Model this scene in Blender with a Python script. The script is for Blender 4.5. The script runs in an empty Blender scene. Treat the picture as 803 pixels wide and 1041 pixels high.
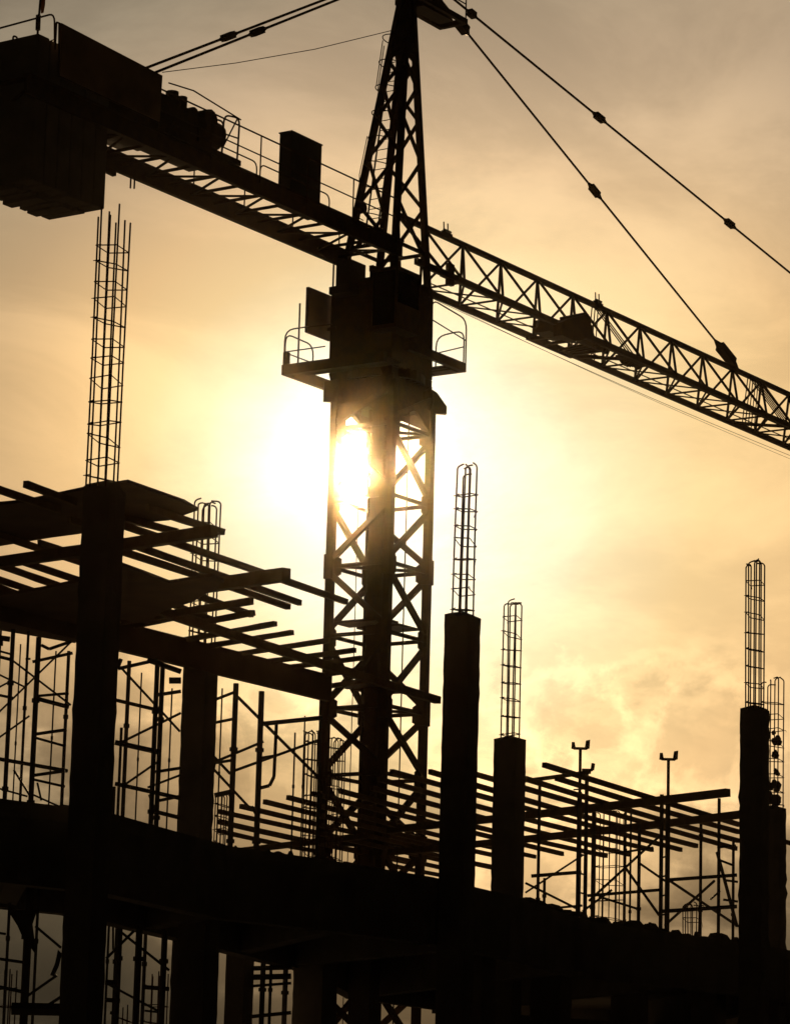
import bpy, math, random
from mathutils import Vector, Matrix
random.seed(7)
S = bpy.context.scene
COL = S.collection

# ------------------------------------------------------------------ camera
FPX, PITCH, ROLL, PX, PY = 3200.0, math.atan(.2), .027, 401.5, 520.5
CAM = Vector((0, 0, 1.7))
Fw = Vector((0, math.cos(PITCH), math.sin(PITCH)))
R0 = Vector((1, 0, 0)); U0 = Vector((0, -math.sin(PITCH), math.cos(PITCH)))
Rt = math.cos(ROLL)*R0 + math.sin(ROLL)*U0
Up = math.cos(ROLL)*U0 - math.sin(ROLL)*R0
cd = bpy.data.cameras.new('camera'); cam = bpy.data.objects.new('camera', cd); COL.objects.link(cam)
cam.matrix_world = Matrix(((Rt.x, Up.x, -Fw.x, CAM.x), (Rt.y, Up.y, -Fw.y, CAM.y), (Rt.z, Up.z, -Fw.z, CAM.z), (0, 0, 0, 1)))
cd.sensor_fit = 'HORIZONTAL'; cd.sensor_width = 36; cd.lens = FPX/803*36
cd.clip_start = .5; cd.clip_end = 20000
S.camera = cam

# ------------------------------------------------------------------ sun and sky
def ray(x, y): return Fw + Rt*((x-PX)/FPX) - Up*((y-PY)/FPX)
SUN = ray(371, 475).normalized()
sun_el = math.asin(SUN.z); sun_az = math.atan2(SUN.x, SUN.y)
sl = bpy.data.lights.new('sun', 'SUN'); sl.energy = 2.8; sl.angle = math.radians(1.3); sl.color = (1, .66, .33)
so = bpy.data.objects.new('sun', sl); COL.objects.link(so)
so.rotation_euler = SUN.to_track_quat('Z', 'Y').to_euler(); so.location = (0, 0, 60)

W = bpy.data.worlds.new('World'); S.world = W; W.use_nodes = True
def sky(SKY_STOPS, CUMULI, NISH, SKYK):
    nt = W.node_tree; N = nt.nodes; L = nt.links; N.clear()
    out = N.new('ShaderNodeOutputWorld'); bg = N.new('ShaderNodeBackground'); bg.inputs[1].default_value = .10
    L.new(bg.outputs[0], out.inputs[0])
    st = N.new('ShaderNodeTexSky'); st.sky_type = 'NISHITA'; st.sun_disc = False
    st.sun_elevation = sun_el; st.sun_rotation = sun_az; st.air_density = 1.0; st.dust_density = 4.0; st.ozone_density = 1.0
    bw = N.new('ShaderNodeRGBToBW'); L.new(st.outputs[0], bw.inputs[0])
    tc = N.new('ShaderNodeTexCoord')
    def m(op, a, b=None, c=None, clamp=False):
        n = N.new('ShaderNodeMath'); n.operation = op; n.use_clamp = clamp
        for i, v in enumerate((a, b, c)):
            if v is None: continue
            if isinstance(v, (int, float)): n.inputs[i].default_value = v
            else: L.new(v, n.inputs[i])
        return n.outputs[0]
    def dot(v):
        n = N.new('ShaderNodeVectorMath'); n.operation = 'DOT_PRODUCT'; L.new(tc.outputs['Generated'], n.inputs[0]); n.inputs[1].default_value = v
        return n.outputs['Value']
    def noise(scale, det, rough, dist=0, loc=(0, 0, 0), sc=(1, 1, 1)):
        mp = N.new('ShaderNodeMapping'); L.new(tc.outputs['Generated'], mp.inputs[0])
        mp.inputs['Location'].default_value = loc; mp.inputs['Scale'].default_value = sc
        n = N.new('ShaderNodeTexNoise'); n.inputs['Scale'].default_value = scale; n.inputs['Detail'].default_value = det
        n.inputs['Roughness'].default_value = rough; n.inputs['Distortion'].default_value = dist
        L.new(mp.outputs[0], n.inputs['Vector']); return n.outputs['Fac']
    def sm(v, a, b, lo=0., hi=1.):
        n = N.new('ShaderNodeMapRange'); n.interpolation_type = 'SMOOTHSTEP'
        L.new(v, n.inputs[0]); n.inputs[1].default_value = a; n.inputs[2].default_value = b
        n.inputs[3].default_value = lo; n.inputs[4].default_value = hi; return n.outputs[0]
    DEG = 57.29578
    th = m('MULTIPLY', m('ARCCOSINE', m('MINIMUM', dot(SUN), .9999999)), DEG)       # degrees from the sun
    el = m('MULTIPLY', m('ARCSINE', dot((0, 0, 1))), DEG)                          # elevation
    az = m('MULTIPLY', m('ARCTAN2', dot((1, 0, 0)), dot((0, 1, 0))), DEG)
    # the glow is wider on the right hand and lower side of the sun, thinner in the upper left
    n0 = noise(9, 3, .5, 0, (3, 1, 2))
    side = m('ADD', m('MULTIPLY', m('SUBTRACT', az, sun_az*DEG), -.055), m('MULTIPLY', m('SUBTRACT', el, sun_el*DEG), .018))
    fac = m('MAXIMUM', m('MINIMUM', m('ADD', 1.0, side), 1.13), .76)
    fac = m('ADD', fac, m('MULTIPLY', m('SUBTRACT', n0, .5), .25))
    thw = m('MULTIPLY', th, fac)
    ramp = N.new('ShaderNodeValToRGB'); L.new(m('DIVIDE', thw, 30.0), ramp.inputs[0])
    cr = ramp.color_ramp
    stops = SKY_STOPS
    while len(cr.elements) < len(stops): cr.elements.new(.5)
    for e, (p, c) in zip(cr.elements, stops):
        e.position = p/30.0
        e.color = tuple(((v/255+.055)/1.055)**2.4 if v > 10 else v/255/12.92 for v in c) + (1,)
    # veil of broken cloud: bright tops, brown shaded bodies, denser towards the horizon
    big = noise(16, 7, .58, .25, (1.3, .4, 2.1), (1, 1, 1.7))
    low = sm(el, 12.0, 3.0)
    dens = m('ADD', big, m('MULTIPLY', m('SUBTRACT', low, .62), .30))
    body = sm(dens, .44, .60)
    edge = m('MULTIPLY', sm(dens, .40, .47), sm(dens, .53, .46))
    streak = noise(7, 8, .62, .6, (5.2, 0, 1.1), (1, 1, 2.2))
    veil = sm(streak, .36, .64, .86, 1.12)
    shade = m('SUBTRACT', 1.0, m('MULTIPLY', body, m('MULTIPLY', sm(el, 10.5, 4.5), .50)))
    shade = m('ADD', shade, m('MULTIPLY', edge, m('MULTIPLY', sm(el, 10.5, 7.0), .20)))
    hor = sm(el, 1.5, 6.4, .34, 1.0)                                                  # cloud bank on the horizon
    # thick bank low on the left
    lf = m('MULTIPLY', sm(az, -1.2, -5.5), sm(el, 10.2, 6.5)); lf = m('SUBTRACT', 1.0, m('MULTIPLY', lf, .36))
    # cumulus heads with ragged outlines: brown bodies, sunlit rims
    rag_ = m('MULTIPLY', m('SUBTRACT', noise(50, 10, .66, .35, (.7, 2.2, 0)), .5), 2.1)
    dmin = None
    for (a0, e0, r0) in CUMULI:
        a0, e0 = math.radians(a0), math.radians(e0)
        dv = (math.sin(a0)*math.cos(e0), math.cos(a0)*math.cos(e0), math.sin(e0))
        dd = m('DIVIDE', m('MULTIPLY', m('ARCCOSINE', m('MINIMUM', dot(dv), .9999999)), DEG), r0)
        dmin = dd if dmin is None else m('MINIMUM', dmin, dd)
    dd = m('ADD', dmin, rag_)
    cbody = sm(dd, 1.05, .55, 0, 1); crim = m('MULTIPLY', sm(dd, 1.25, 1.0), sm(dd, .55, .95))
    cin = noise(70, 6, .6, .1, (2, 1, 0))
    cum = m('ADD', m('SUBTRACT', 1.0, m('MULTIPLY', cbody, m('MULTIPLY', cin, .26))), m('MULTIPLY', crim, .13))
    k = m('MULTIPLY', m('MULTIPLY', m('MULTIPLY', m('MULTIPLY', veil, shade), hor), lf), cum)
    # Nishita luminance, brought to about 1 in front of the camera
    lum = m('MULTIPLY', bw.outputs[0], NISH)
    lum = m('POWER', lum, .35)
    tot = m('MULTIPLY', m('MULTIPLY', k, lum), SKYK)
    mx = N.new('ShaderNodeVectorMath'); mx.operation = 'SCALE'; L.new(ramp.outputs[0], mx.inputs[0]); L.new(tot, mx.inputs['Scale'])
    # the upper sky goes greyer and a little darker
    hs = N.new('ShaderNodeHueSaturation'); L.new(mx.outputs[0], hs.inputs['Color'])
    L.new(sm(el, 13.5, 20.0, 1.0, .80), hs.inputs['Saturation']); L.new(sm(el, 13.5, 21.0, 1.0, .84), hs.inputs['Value'])
    L.new(hs.outputs[0], bg.inputs[0])
NISH = 1/6.0; SKYK = 4.9
SKY_STOPS = [(0, (255,255,250)), (1.5, (255,252,234)), (2.3, (255,246,214)), (3.4, (254,229,178)), (4.6, (251,214,153)), (6.0, (243,200,140)),
             (8.0, (210,174,126)), (10.5, (176,154,118)), (13.5, (142,126,99)), (16.5, (36,31,25)), (22, (5,5,4)), (30, (2,2,2))]
# cumulus heads: (pixel-free) direction as azimuth, elevation in degrees, and angular radius in degrees
CUMULI = [(-2.1, 7.2, 1.0), (-3.1, 6.5, .9), (-1.2, 6.6, .8), (3.6, 7.6, 1.0), (4.6, 8.0, .6), (5.9, 7.3, 1.2), (2.7, 4.6, 1.1), (5.2, 4.6, 1.6), (-5.6, 6.4, 1.3), (-7.0, 7.0, .9), (1.2, 6.0, .8)]
sky(SKY_STOPS, CUMULI, NISH, SKYK)
S.view_settings.view_transform = 'Standard'; S.view_settings.look = 'None'
S.view_settings.exposure = 0; S.view_settings.gamma = 1; S.view_settings.use_curve_mapping = False

HAZE_D, HAZE_G = .000072, .9965

# ------------------------------------------------------------------ helpers
def P(x, y, Y):                     # the point of the photograph's ray at distance Y
    d = ray(x, y); return CAM + d*(Y/d.y)
def H(x, y, h):                     # the same ray on the level h
    d = ray(x, y); return CAM + d*((h-CAM.z)/d.z)
def mat(name, base, rough=.8, metal=0., var=.25, scale=3., bump=.15, base2=None):
    M = bpy.data.materials.new(name); M.use_nodes = True; nt = M.node_tree; N = nt.nodes; L = nt.links
    b = N['Principled BSDF']; b.inputs['Roughness'].default_value = rough; b.inputs['Metallic'].default_value = metal
    tc = N.new('ShaderNodeTexCoord'); n = N.new('ShaderNodeTexNoise'); n.inputs['Scale'].default_value = scale; n.inputs['Detail'].default_value = 8
    L.new(tc.outputs['Object'], n.inputs['Vector'])
    r = N.new('ShaderNodeValToRGB'); L.new(n.outputs['Fac'], r.inputs[0])
    b2 = base2 or tuple(c*(1-var) for c in base)
    r.color_ramp.elements[0].position = .35; r.color_ramp.elements[0].color = (*b2, 1)
    r.color_ramp.elements[1].position = .65; r.color_ramp.elements[1].color = (*base, 1)
    L.new(r.outputs[0], b.inputs['Base Color'])
    bp = N.new('ShaderNodeBump'); bp.inputs['Strength'].default_value = bump; bp.inputs['Distance'].default_value = .02
    n2 = N.new('ShaderNodeTexNoise'); n2.inputs['Scale'].default_value = scale*8; L.new(tc.outputs['Object'], n2.inputs['Vector'])
    L.new(n2.outputs['Fac'], bp.inputs['Height']); L.new(bp.outputs[0], b.inputs['Normal'])
    return M
CONC = mat('raw_concrete', (.20, .18, .155), .9, scale=1.5, bump=.5)
STEEL = mat('painted_crane_steel', (.10, .055, .02), .55, scale=4, base2=(.06, .035, .02))
REBAR = mat('rusty_rebar', (.13, .06, .035), .8, scale=20)
TIMB = mat('formwork_timber', (.20, .13, .07), .85, scale=6)
PLY = mat('formwork_plywood', (.16, .10, .06), .8, scale=2)
SCAF = mat('scaffold_tube', (.12, .11, .10), .6, metal=.4, scale=8)
BOARD = mat('weathered_sign_board', (.36, .25, .15), .8, scale=1.2, base2=(.20, .15, .10))
CABP = mat('grey_cabinet_paint', (.12, .115, .09), .6, scale=2)
CLOTH = mat('torn_cloth', (.10, .09, .07), .95, scale=5)
FLAGM = mat('orange_windsock', (.75, .30, .04), .8, scale=5)
GLASS = mat('cab_glass', (.03, .03, .03), .15, scale=2, bump=0)
EARTH = mat('earth', (.05, .04, .03), .95, scale=.3, bump=.6)

class MB:
    def __init__(s): s.v = []; s.f = []
    def hexa(s, c):                 # eight corners: bottom ring 0-3, top ring 4-7
        n = len(s.v); s.v += [Vector(q) for q in c]
        for f in ((0,3,2,1),(4,5,6,7),(0,1,5,4),(1,2,6,5),(2,3,7,6),(3,0,4,7)): s.f.append([n+i for i in f])
        return s
    def bar(s, a, b, w, h=None, up=None):
        a = Vector(a); b = Vector(b); h = h or w; d = (b-a)
        if d.length < 1e-6: return s
        d.normalize(); u = Vector(up) if up else Vector((0, 0, 1))
        if abs(d.dot(u)) > .98: u = Vector((.83, -.56, 0))
        x = d.cross(u).normalized()*(w/2); y = x.cross(d).normalized()*(h/2)
        return s.hexa([a-x-y, a+x-y, a+x+y, a-x+y, b-x-y, b+x-y, b+x+y, b-x+y])
    def tube(s, a, b, r, n=6, r2=None):
        a = Vector(a); b = Vector(b); d = b-a
        if d.length < 1e-6: return s
        r2 = r if r2 is None else r2
        d.normalize(); u = Vector((0, 0, 1)) if abs(d.z) < .9 else Vector((1, 0, 0))
        x = d.cross(u).normalized(); y = x.cross(d).normalized(); k = len(s.v)
        for q, rr in ((a, r), (b, r2)):
            for i in range(n):
                t = 2*math.pi*i/n; s.v.append(q+x*math.cos(t)*rr+y*math.sin(t)*rr)
        for i in range(n): s.f.append([k+i, k+(i+1) % n, k+n+(i+1) % n, k+n+i])
        s.f.append([k+i for i in range(n)][::-1]); s.f.append([k+n+i for i in range(n)])
        return s
    def path(s, pts, r, n=5):
        for a, b in zip(pts[:-1], pts[1:]): s.tube(a, b, r, n)
        return s
    def box(s, o, X, Y, Z):         # corner and three edge vectors
        o, X, Y, Z = map(Vector, (o, X, Y, Z))
        return s.hexa([o, o+X, o+X+Y, o+Y, o+Z, o+X+Z, o+X+Y+Z, o+Y+Z])
    def slab(s, poly, z0, z1):      # flat polygon with thickness
        n = len(poly); k = len(s.v)
        for z in (z0, z1):
            for p in poly: s.v.append(Vector((p[0], p[1], z)))
        s.f.append([k+i for i in range(n)][::-1]); s.f.append([k+n+i for i in range(n)])
        for i in range(n): s.f.append([k+i, k+(i+1) % n, k+n+(i+1) % n, k+n+i])
        return s
    def plate(s, poly, nrm, t):     # any planar polygon thickened along nrm
        n = len(poly); k = len(s.v); nv = Vector(nrm).normalized()*(t/2)
        for g in (-1, 1):
            for p in poly: s.v.append(Vector(p)+nv*g)
        s.f.append([k+i for i in range(n)][::-1]); s.f.append([k+n+i for i in range(n)])
        for i in range(n): s.f.append([k+i, k+(i+1) % n, k+n+(i+1) % n, k+n+i])
        return s
    def build(s, name, m, parent=None, bevel=0):
        off = Vector((0, 0, 0)); q = parent
        while q: off += q.location; q = q.parent
        me = bpy.data.meshes.new(name)
        loc = Vector((0, 0, 0))
        if parent is None:          # a thing of one mesh keeps its origin at its lowest middle
            xs = [v.x for v in s.v]; ys = [v.y for v in s.v]; zs = [v.z for v in s.v]
            loc = Vector(((min(xs)+max(xs))/2, (min(ys)+max(ys))/2, min(zs)))
        me.from_pydata([tuple(v-off-loc) for v in s.v], [], s.f); me.materials.append(m); me.update()
        o = bpy.data.objects.new(name, me); o.location = loc; COL.objects.link(o)
        if parent: o.parent = parent
        if bevel:
            b = o.modifiers.new('bevel', 'BEVEL'); b.width = bevel; b.segments = 2; b.limit_method = 'ANGLE'
        return o
def tag(o, label=None, cat=None, group=None, kind=None):
    if label: o['label'] = label
    if cat: o['category'] = cat
    if group: o['group'] = group
    if kind: o['kind'] = kind
    return o
def empty(name, loc):
    o = bpy.data.objects.new(name, None); o.location = loc; o.empty_display_size = .3; COL.objects.link(o); return o
def ordinal(i): return ('first','second','third','fourth','fifth','sixth','seventh','eighth','ninth','tenth','eleventh','twelfth','thirteenth','fourteenth','fifteenth','sixteenth','seventeenth','eighteenth','nineteenth','twentieth','twenty-first','twenty-second','twenty-third','twenty-fourth','twenty-fifth')[i]

# ------------------------------------------------------------------ ground
g = MB(); n = 40
for j in range(n+1):
    for i in range(n+1):
        x = (i/n-.5); y = (j/n-.5)
        X = math.copysign(abs(x*2)**2.2, x)*6000; Y = math.copysign(abs(y*2)**2.2, y)*6000+60
        g.v.append(Vector((X, Y, random.uniform(-.06, .0))))
for j in range(n):
    for i in range(n): a = j*(n+1)+i; g.f.append([a, a+1, a+n+2, a+n+1])
go = g.build('ground', EARTH); tag(go, kind='structure')

# ------------------------------------------------------------------ the concrete frame
SLAB, UNDER, TOP = 6.0, 4.9, 10.31
AZA = math.radians(25.6)
ax = Vector((math.sin(AZA), math.cos(AZA), 0)); bx = Vector((math.cos(AZA), -math.sin(AZA), 0))
bld = empty('unfinished_building', (0, 60, 0))
tag(bld, 'dark unfinished concrete building frame with a thick floor slab and bare columns topped by rebar', 'building')
near = [H(*q, SLAB).xy for q in ((-140,788),(0,812),(110,826),(230,860),(330,874),(440,892),(520,911),(600,937),(700,951),(800,966),(880,984))]
far = [H(*q, UNDER).xy for q in ((-140,907),(0,925),(60,931),(175,957),(257,978),(295,986),(352,1016),(444,1028),(446,1050),(900,1070))]
poly = list(near)+list(far)[::-1]
fs = MB(); fs.slab(poly, SLAB-.22, SLAB); fs.build('floor_slab', CONC, bld)
eb = MB()
for pts in (near, far):
    for a, b in zip(pts[:-1], pts[1:]):
        a3 = Vector((a.x, a.y, (UNDER+SLAB-.22)/2)); b3 = Vector((b.x, b.y, (UNDER+SLAB-.22)/2)); d = (b3-a3).normalized()
        ins = Vector((-d.y, d.x, 0))*.16*(1 if pts is near else -1)
        eb.bar(a3+ins-d*.1, b3+ins+d*.1, .30, SLAB-.224-UNDER)
for t in (.12, .3, .42, .55, .68, .8, .93):       # cross beams under the slab
    i = t*(len(near)-1); a = near[int(i)].lerp(near[min(int(i)+1, len(near)-1)], i-int(i))
    i = t*(len(far)-1); b = far[int(i)].lerp(far[min(int(i)+1, len(far)-1)], i-int(i))
    eb.bar((a.x, a.y, 5.36), (b.x, b.y, 5.36), .3, .82)
eb.build('edge_beam', CONC, bld)
# rough concrete spill and rubble along the slab edge on the right
def rubble(x0, x1, n, name='rubble', sc=1.):
    r = MB()
    for i in range(n):
        x = random.uniform(x0, x1); t = max(0, min(1, (x-0)/880))
        yy = None
        E_ = ((-140,788),(0,812),(110,826),(230,860),(330,874),(440,892),(520,911),(600,937),(700,951),(800,966),(880,984))
        for (p, q) in zip(E_[:-1], E_[1:]):
            if p[0] <= x <= q[0]: yy = p[1]+(q[1]-p[1])*(x-p[0])/(q[0]-p[0])
        c = H(x, yy, SLAB); c = Vector((c.x, c.y, SLAB-.002)) + ax*.0 + Vector((-.3, .9, 0))*random.uniform(.1, .7)
        w = random.uniform(.05, .22)*sc; h = random.uniform(.04, .17)*sc; a = random.uniform(0, 3.1)
        X = Vector((math.cos(a), math.sin(a), 0)); Y = Vector((-math.sin(a), math.cos(a), 0))
        k = .5
        r.hexa([c-X*w-Y*w, c+X*w-Y*w*.8, c+X*w*.9+Y*w, c-X*w+Y*w, c-X*w*k-Y*w*k+Vector((0,0,h)), c+X*w*k-Y*w*k+Vector((0,0,h*.8)), c+X*w*k+Y*w*k+Vector((0,0,h*.9)), c-X*w*k+Y*w*k+Vector((0,0,h))])
    o = r.build(name, CONC)
    return o
tag(rubble(530, 790, 70), 'broken concrete crumbs scattered along the slab edge under the right timber deck', 'rubble', kind='stuff')
tag(rubble(0, 430, 34, sc=.45), 'concrete crumbs and scraps along the slab edge below the left deck', 'rubble', kind='stuff')

def column(c, side, top, z0, label, rough=.008, wob=0, jag=0):
    m = MB(); nz = max(3, int((top-z0)/.16)); per = []
    m4 = 4
    for s_ in range(4):
        for k in range(m4): per.append((s_, k/m4))
    k0 = len(m.v); N_ = len(per)
    for j in range(nz+1):
        z = z0+(top-z0)*j/nz
        for (s_, t) in per:
            cs = [(-1,-1),(1,-1),(1,1),(-1,1)]; a = cs[s_]; b = cs[(s_+1) % 4]
            u_ = a[0]+(b[0]-a[0])*t; v_ = a[1]+(b[1]-a[1])*t
            f = side/2*(1+random.uniform(-1, 1)*rough*2)*(1-.06*(t == 0)) + (random.random()**4*wob if j % 2 else 0)
            q = Vector((c[0], c[1], z)) + bx*u_*f + ax*v_*f
            if j == nz: q.z += random.uniform(-.05, .03)+jag*random.uniform(-1, .4)
            m.v.append(q)
        if j:
            for i in range(N_):
                a = k0+(j-1)*N_+i; b = k0+(j-1)*N_+(i+1) % N_; m.f.append([a, b, b+N_, a+N_])
    m.f.append([k0+i for i in range(N_)][::-1])
    # rounded crown
    ctr = len(m.v); m.v.append(Vector((c[0], c[1], top+.10)))
    for i in range(N_): m.f.append([k0+nz*N_+i, k0+nz*N_+(i+1) % N_, ctr])
    o = m.build('column', CONC, bld)
    if label: o['label'] = label
    return o
def cage(c, half, z0, z1, parent, step=.27, bars=8, hook=0., rad=.011, uneven=.3, name='rebar_cage', label=None, first=None, lean=0):
    m = MB(); pos = []
    if bars == 8: ps = [(-1,-1),(-.6,-1),(.2,-1),(1,-1),(1,1),(.6,1),(-.25,1),(-1,1)]
    elif bars == 6: ps = [(-1,-1),(.1,-1),(1,-1),(1,1),(-.1,1),(-1,1)]
    else: ps = [(-1,-1),(1,-1),(1,1),(-1,1)]
    if bars == 10: ps = [(-1,-1),(-.3,-1),(.4,-1),(1,-1),(1,0),(1,1),(.3,1),(-.4,1),(-1,1),(-1,0)]
    for p in ps:
        b = Vector((c[0], c[1], 0))+bx*p[0]*half+ax*p[1]*half
        zt = z1-random.random()*uneven; jx = Vector((random.uniform(-.02, .02), 0, 0))+bx*lean
        top = Vector((b.x, b.y, zt))+jx; mid = Vector((b.x, b.y, (z0+zt)/2))+jx*.3+Vector((random.uniform(-.008, .008), 0, 0))
        pts = [Vector((b.x, b.y, z0)), mid, top]
        if hook:
            inw = (Vector((c[0], c[1], 0))-Vector((b.x, b.y, 0))).normalized(); inw = (inw+bx*random.uniform(-.8, .8)).normalized()
            if random.random() < .35: inw = (bx*random.choice((-1, 1))+ax*random.uniform(-.5, .5)).normalized()
            pts += [top+Vector((0, 0, .035))+inw*.02, top+Vector((0, 0, .055))+inw*.06, top+Vector((0, 0, .055+random.uniform(-.02, .03)))+inw*hook*random.uniform(.8, 1.6)]
        m.path(pts, rad, 5)
    z = first if first is not None else z0+.08
    while z < z1-uneven-.1:
        h = half*1.08; tl = random.uniform(-.045, .02); t2 = random.uniform(-.05, .03); sh = bx*lean*(z-z0)/(z1-z0)
        cs = [Vector((c[0], c[1], z+p[0]*tl+p[1]*t2))+sh+bx*p[0]*h+ax*p[1]*h for p in ((-1,-1),(1,-1),(1,1),(-1,1),(-1,-1))]
        m.path(cs, rad*.70, 4)
        m.tube(cs[0], cs[0]+(cs[2]-cs[0])*.16+Vector((0, 0, .03)), rad*.6, 4)
        if random.random() < .3:
            q_ = cs[random.randrange(4)]; dv_ = Vector((random.uniform(-1, 1), random.uniform(-1, 1), random.uniform(-1, .6))); m.path([q_, q_+dv_*.05, q_+dv_*.07+Vector((0, 0, -.05))], rad*.35, 4)
        if random.random() < .5: m.tube(cs[0]-bx*.03, cs[0]+bx*.02, rad*.5, 4)
        z += step*random.uniform(.88, 1.12)
    o = m.build(name, REBAR, parent)
    if label: o['label'] = label
    return o
def at(x, Y): q = P(x, 750, Y); return (q.x, q.y)
specs = [  # x at y=750, depth, side, top, cage top, cage half, bars, hook
    (95, 42.0, .445, 10.33, 14.30, .155, 8, 0, 'tall column at the left carrying the highest bare rebar cage', 'tallest straight rebar cage, its bars open at the top under the counterweight', 0),
    (201.5, 56.0, .49, 10.15, 13.0, .17, 8, .12, 'second concrete column from the left, swallowed by the timber deck', 'rebar cage standing through the ends of the deck timbers', 0),
    (467.5, 52.5, .49, 10.42, 13.02, .135, 6, .11, 'concrete column just right of the crane mast', 'rebar cage just right of the crane mast', .03),
    (518.5, 65.0, .54, 9.93, 12.86, .145, 6, .11, 'shorter concrete column second to the right of the crane mast', 'rebar cage on the shorter column right of the mast', 0),
    (767, 62.6, .49, 10.38, 13.4, .14, 8, .11, 'rough concrete column by the right edge of the view', 'tall rebar cage by the right edge of the view', 0),
    (785, 73.0, .55, 9.50, 12.55, .20, 6, .12, 'stump of rough concrete column at the far right behind the taller one', 'tangled rebar cage with lumps of concrete at the far right', 0)]
for x, Y, side, top, ct, half, nb, hook, lab, clab, lean in specs:
    c = at(x, Y)
    co = column(c, side, top, 0, lab, .008 if x < 760 else .014, .03 if x > 760 else .012, .05)
    if x < 110: c = (c[0]-.045, c[1])
    cage(c, half, top-.3, ct, co, .27 if x < 150 else (.28 if x < 500 else .34), nb, hook, .0135 if x < 150 else .0155, .20 if not hook else .16, label=clab, lean=lean, first=top+.12)
c = at(784, 73.0)
for (x, y, w) in ((790,753,.16),(789,767,.12),(790,785,.10),(788,800,.18),(787,812,.22),(788,745,.07)):
    q = P(x-1, y, 73); lump = MB()
    for _ in range(7):
        a = random.uniform(0, 6.28); r_ = Vector((math.cos(a), math.sin(a), random.uniform(-1, 1)))*w*.45; ww = w*random.uniform(.3, .55); dz = Vector((random.uniform(-.3,.3)*ww, 0, ww))
        lump.tube(q+r_-dz, q+r_, ww*.6, 7, ww); lump.tube(q+r_, q+r_+dz, ww, 7, ww*.4)
    lump.build('concrete_lump', CONC, bld)
# ground floor columns
for x, Y, side in ((243, 60, .42), (320, 61, .67), (370, 70, .55), (200, 50, .52), (480, 60, .7), (560, 66, .7), (640, 72, .7), (720, 78, .7), (800, 84, .7)):
    q = P(x, 1010, Y); column((q.x, q.y), side, SLAB-.3, 0, None)
# retaining walls of the ground floor behind the columns, hidden in shade on the right
w = MB()
for (xa, Ya, xb, Yb) in ((446, 83, 620, 88), (620, 88, 900, 95)):
    a = P(xa, 1040, Ya); b = P(xb, 1040, Yb); w.bar((a.x, a.y, 2.55), (b.x, b.y, 2.55), .25, 5.1)
w.build('ground_floor_wall', CONC, bld)
# rear columns' starter cages standing on the slab
def starter(x, Y, half, ytop, label, bars=8, step=.3, hook=.1, cat='rebar cage'):
    q = P(x, 800, Y); zt = P(x, ytop, Y).z
    root = cage((q.x, q.y), half, SLAB+.004, zt, None, step, bars, hook, .013, .08, name='rebar_cage')
    return tag(root, label, cat, 'rebar cages standing on the floor slab')
starter(318, 60, .12, 745, 'tall rebar cage seen just left of the crane mast under the timber deck')
starter(341, 66, .13, 752, 'rebar cage seen through the left half of the crane mast')
starter(228, 62, .12, 808, 'short rebar cage at the foot of the second column from the left', step=.25)
starter(620.5, 74, .26, 826, 'wide rebar cage under the right timber deck beside the left forked prop', 10, .42, .15)
starter(704.5, 72, .16, 921, 'knee high starter bars on the slab right of the right forked prop', 8, .35, .1)

# ------------------------------------------------------------------ timber decks
DECK = 10.34
tid = {'n': 0}
def timber(p0, p1, h, wd, ht, name, label, cat, group, m=TIMB, jit=.0):
    a = H(*p0, h); b = H(*p1, h)
    o = MB(); d = (b-a).normalized(); sx = d.cross(Vector((0, 0, 1))).normalized(); n = 7; L_ = (b-a).length
    bow = Vector((0, 0, random.uniform(-.004, .001)))*L_+sx*random.uniform(-.004, .004)*L_; tw = random.uniform(-.06, .06)
    for i in range(n+1):
        t = i/n; c = a.lerp(b, t)+bow*math.sin(math.pi*t)+sx*random.uniform(-.004, .004)
        w2 = wd/2*random.uniform(.93, 1.04); h2 = ht/2*random.uniform(.94, 1.04); an = tw*t
        X = sx*math.cos(an)+Vector((0, 0, 1))*math.sin(an); Y = Vector((0, 0, 1))*math.cos(an)-sx*math.sin(an)
        e_ = d*random.uniform(-.03, .03) if i in (0, n) else Vector((0, 0, 0))
        for (p, q_) in ((-1,-1),(1,-1),(1,1),(-1,1)): o.v.append(c+X*w2*p+Y*h2*q_+e_*(p+q_)*.5)
        if i:
            k = 4*(i-1)
            for f in range(4): o.f.append([k+f, k+(f+1) % 4, k+4+(f+1) % 4, k+4+f])
    o.f.append([3, 2, 1, 0]); o.f.append([4*n, 4*n+1, 4*n+2, 4*n+3])
    ob = o.build(name, m, None, .006); tag(ob, label, cat, group); return ob
VPA = (1947, 1202.5)
def toA(x, y, x1): return (x1, y+(VPA[1]-y)*(x1-x)/(VPA[0]-x))
GL = 'timber joists of the left deck'
LJ = [((-40,484),(60,518)),((26,492),(76,511)),((150,516),(226,541)),((70,528),(110,540)),
      ((125,534),(352,612)),((-30,548),(305,613)) if 0 else ((118,548),(305,613)),((-20,528),(293,617)) if 0 else ((110,556),(293,617)),
      ((-10,541),(118,583)),((20,570),(122,604)),((-10,571),(72,600)),((-20,583),(50,606)),((-10,594),(40,612)),
      ((122,578),(256,625)),((125,593),(215,630)),((40,552),(100,571)),((100,520),(180,541))]
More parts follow.
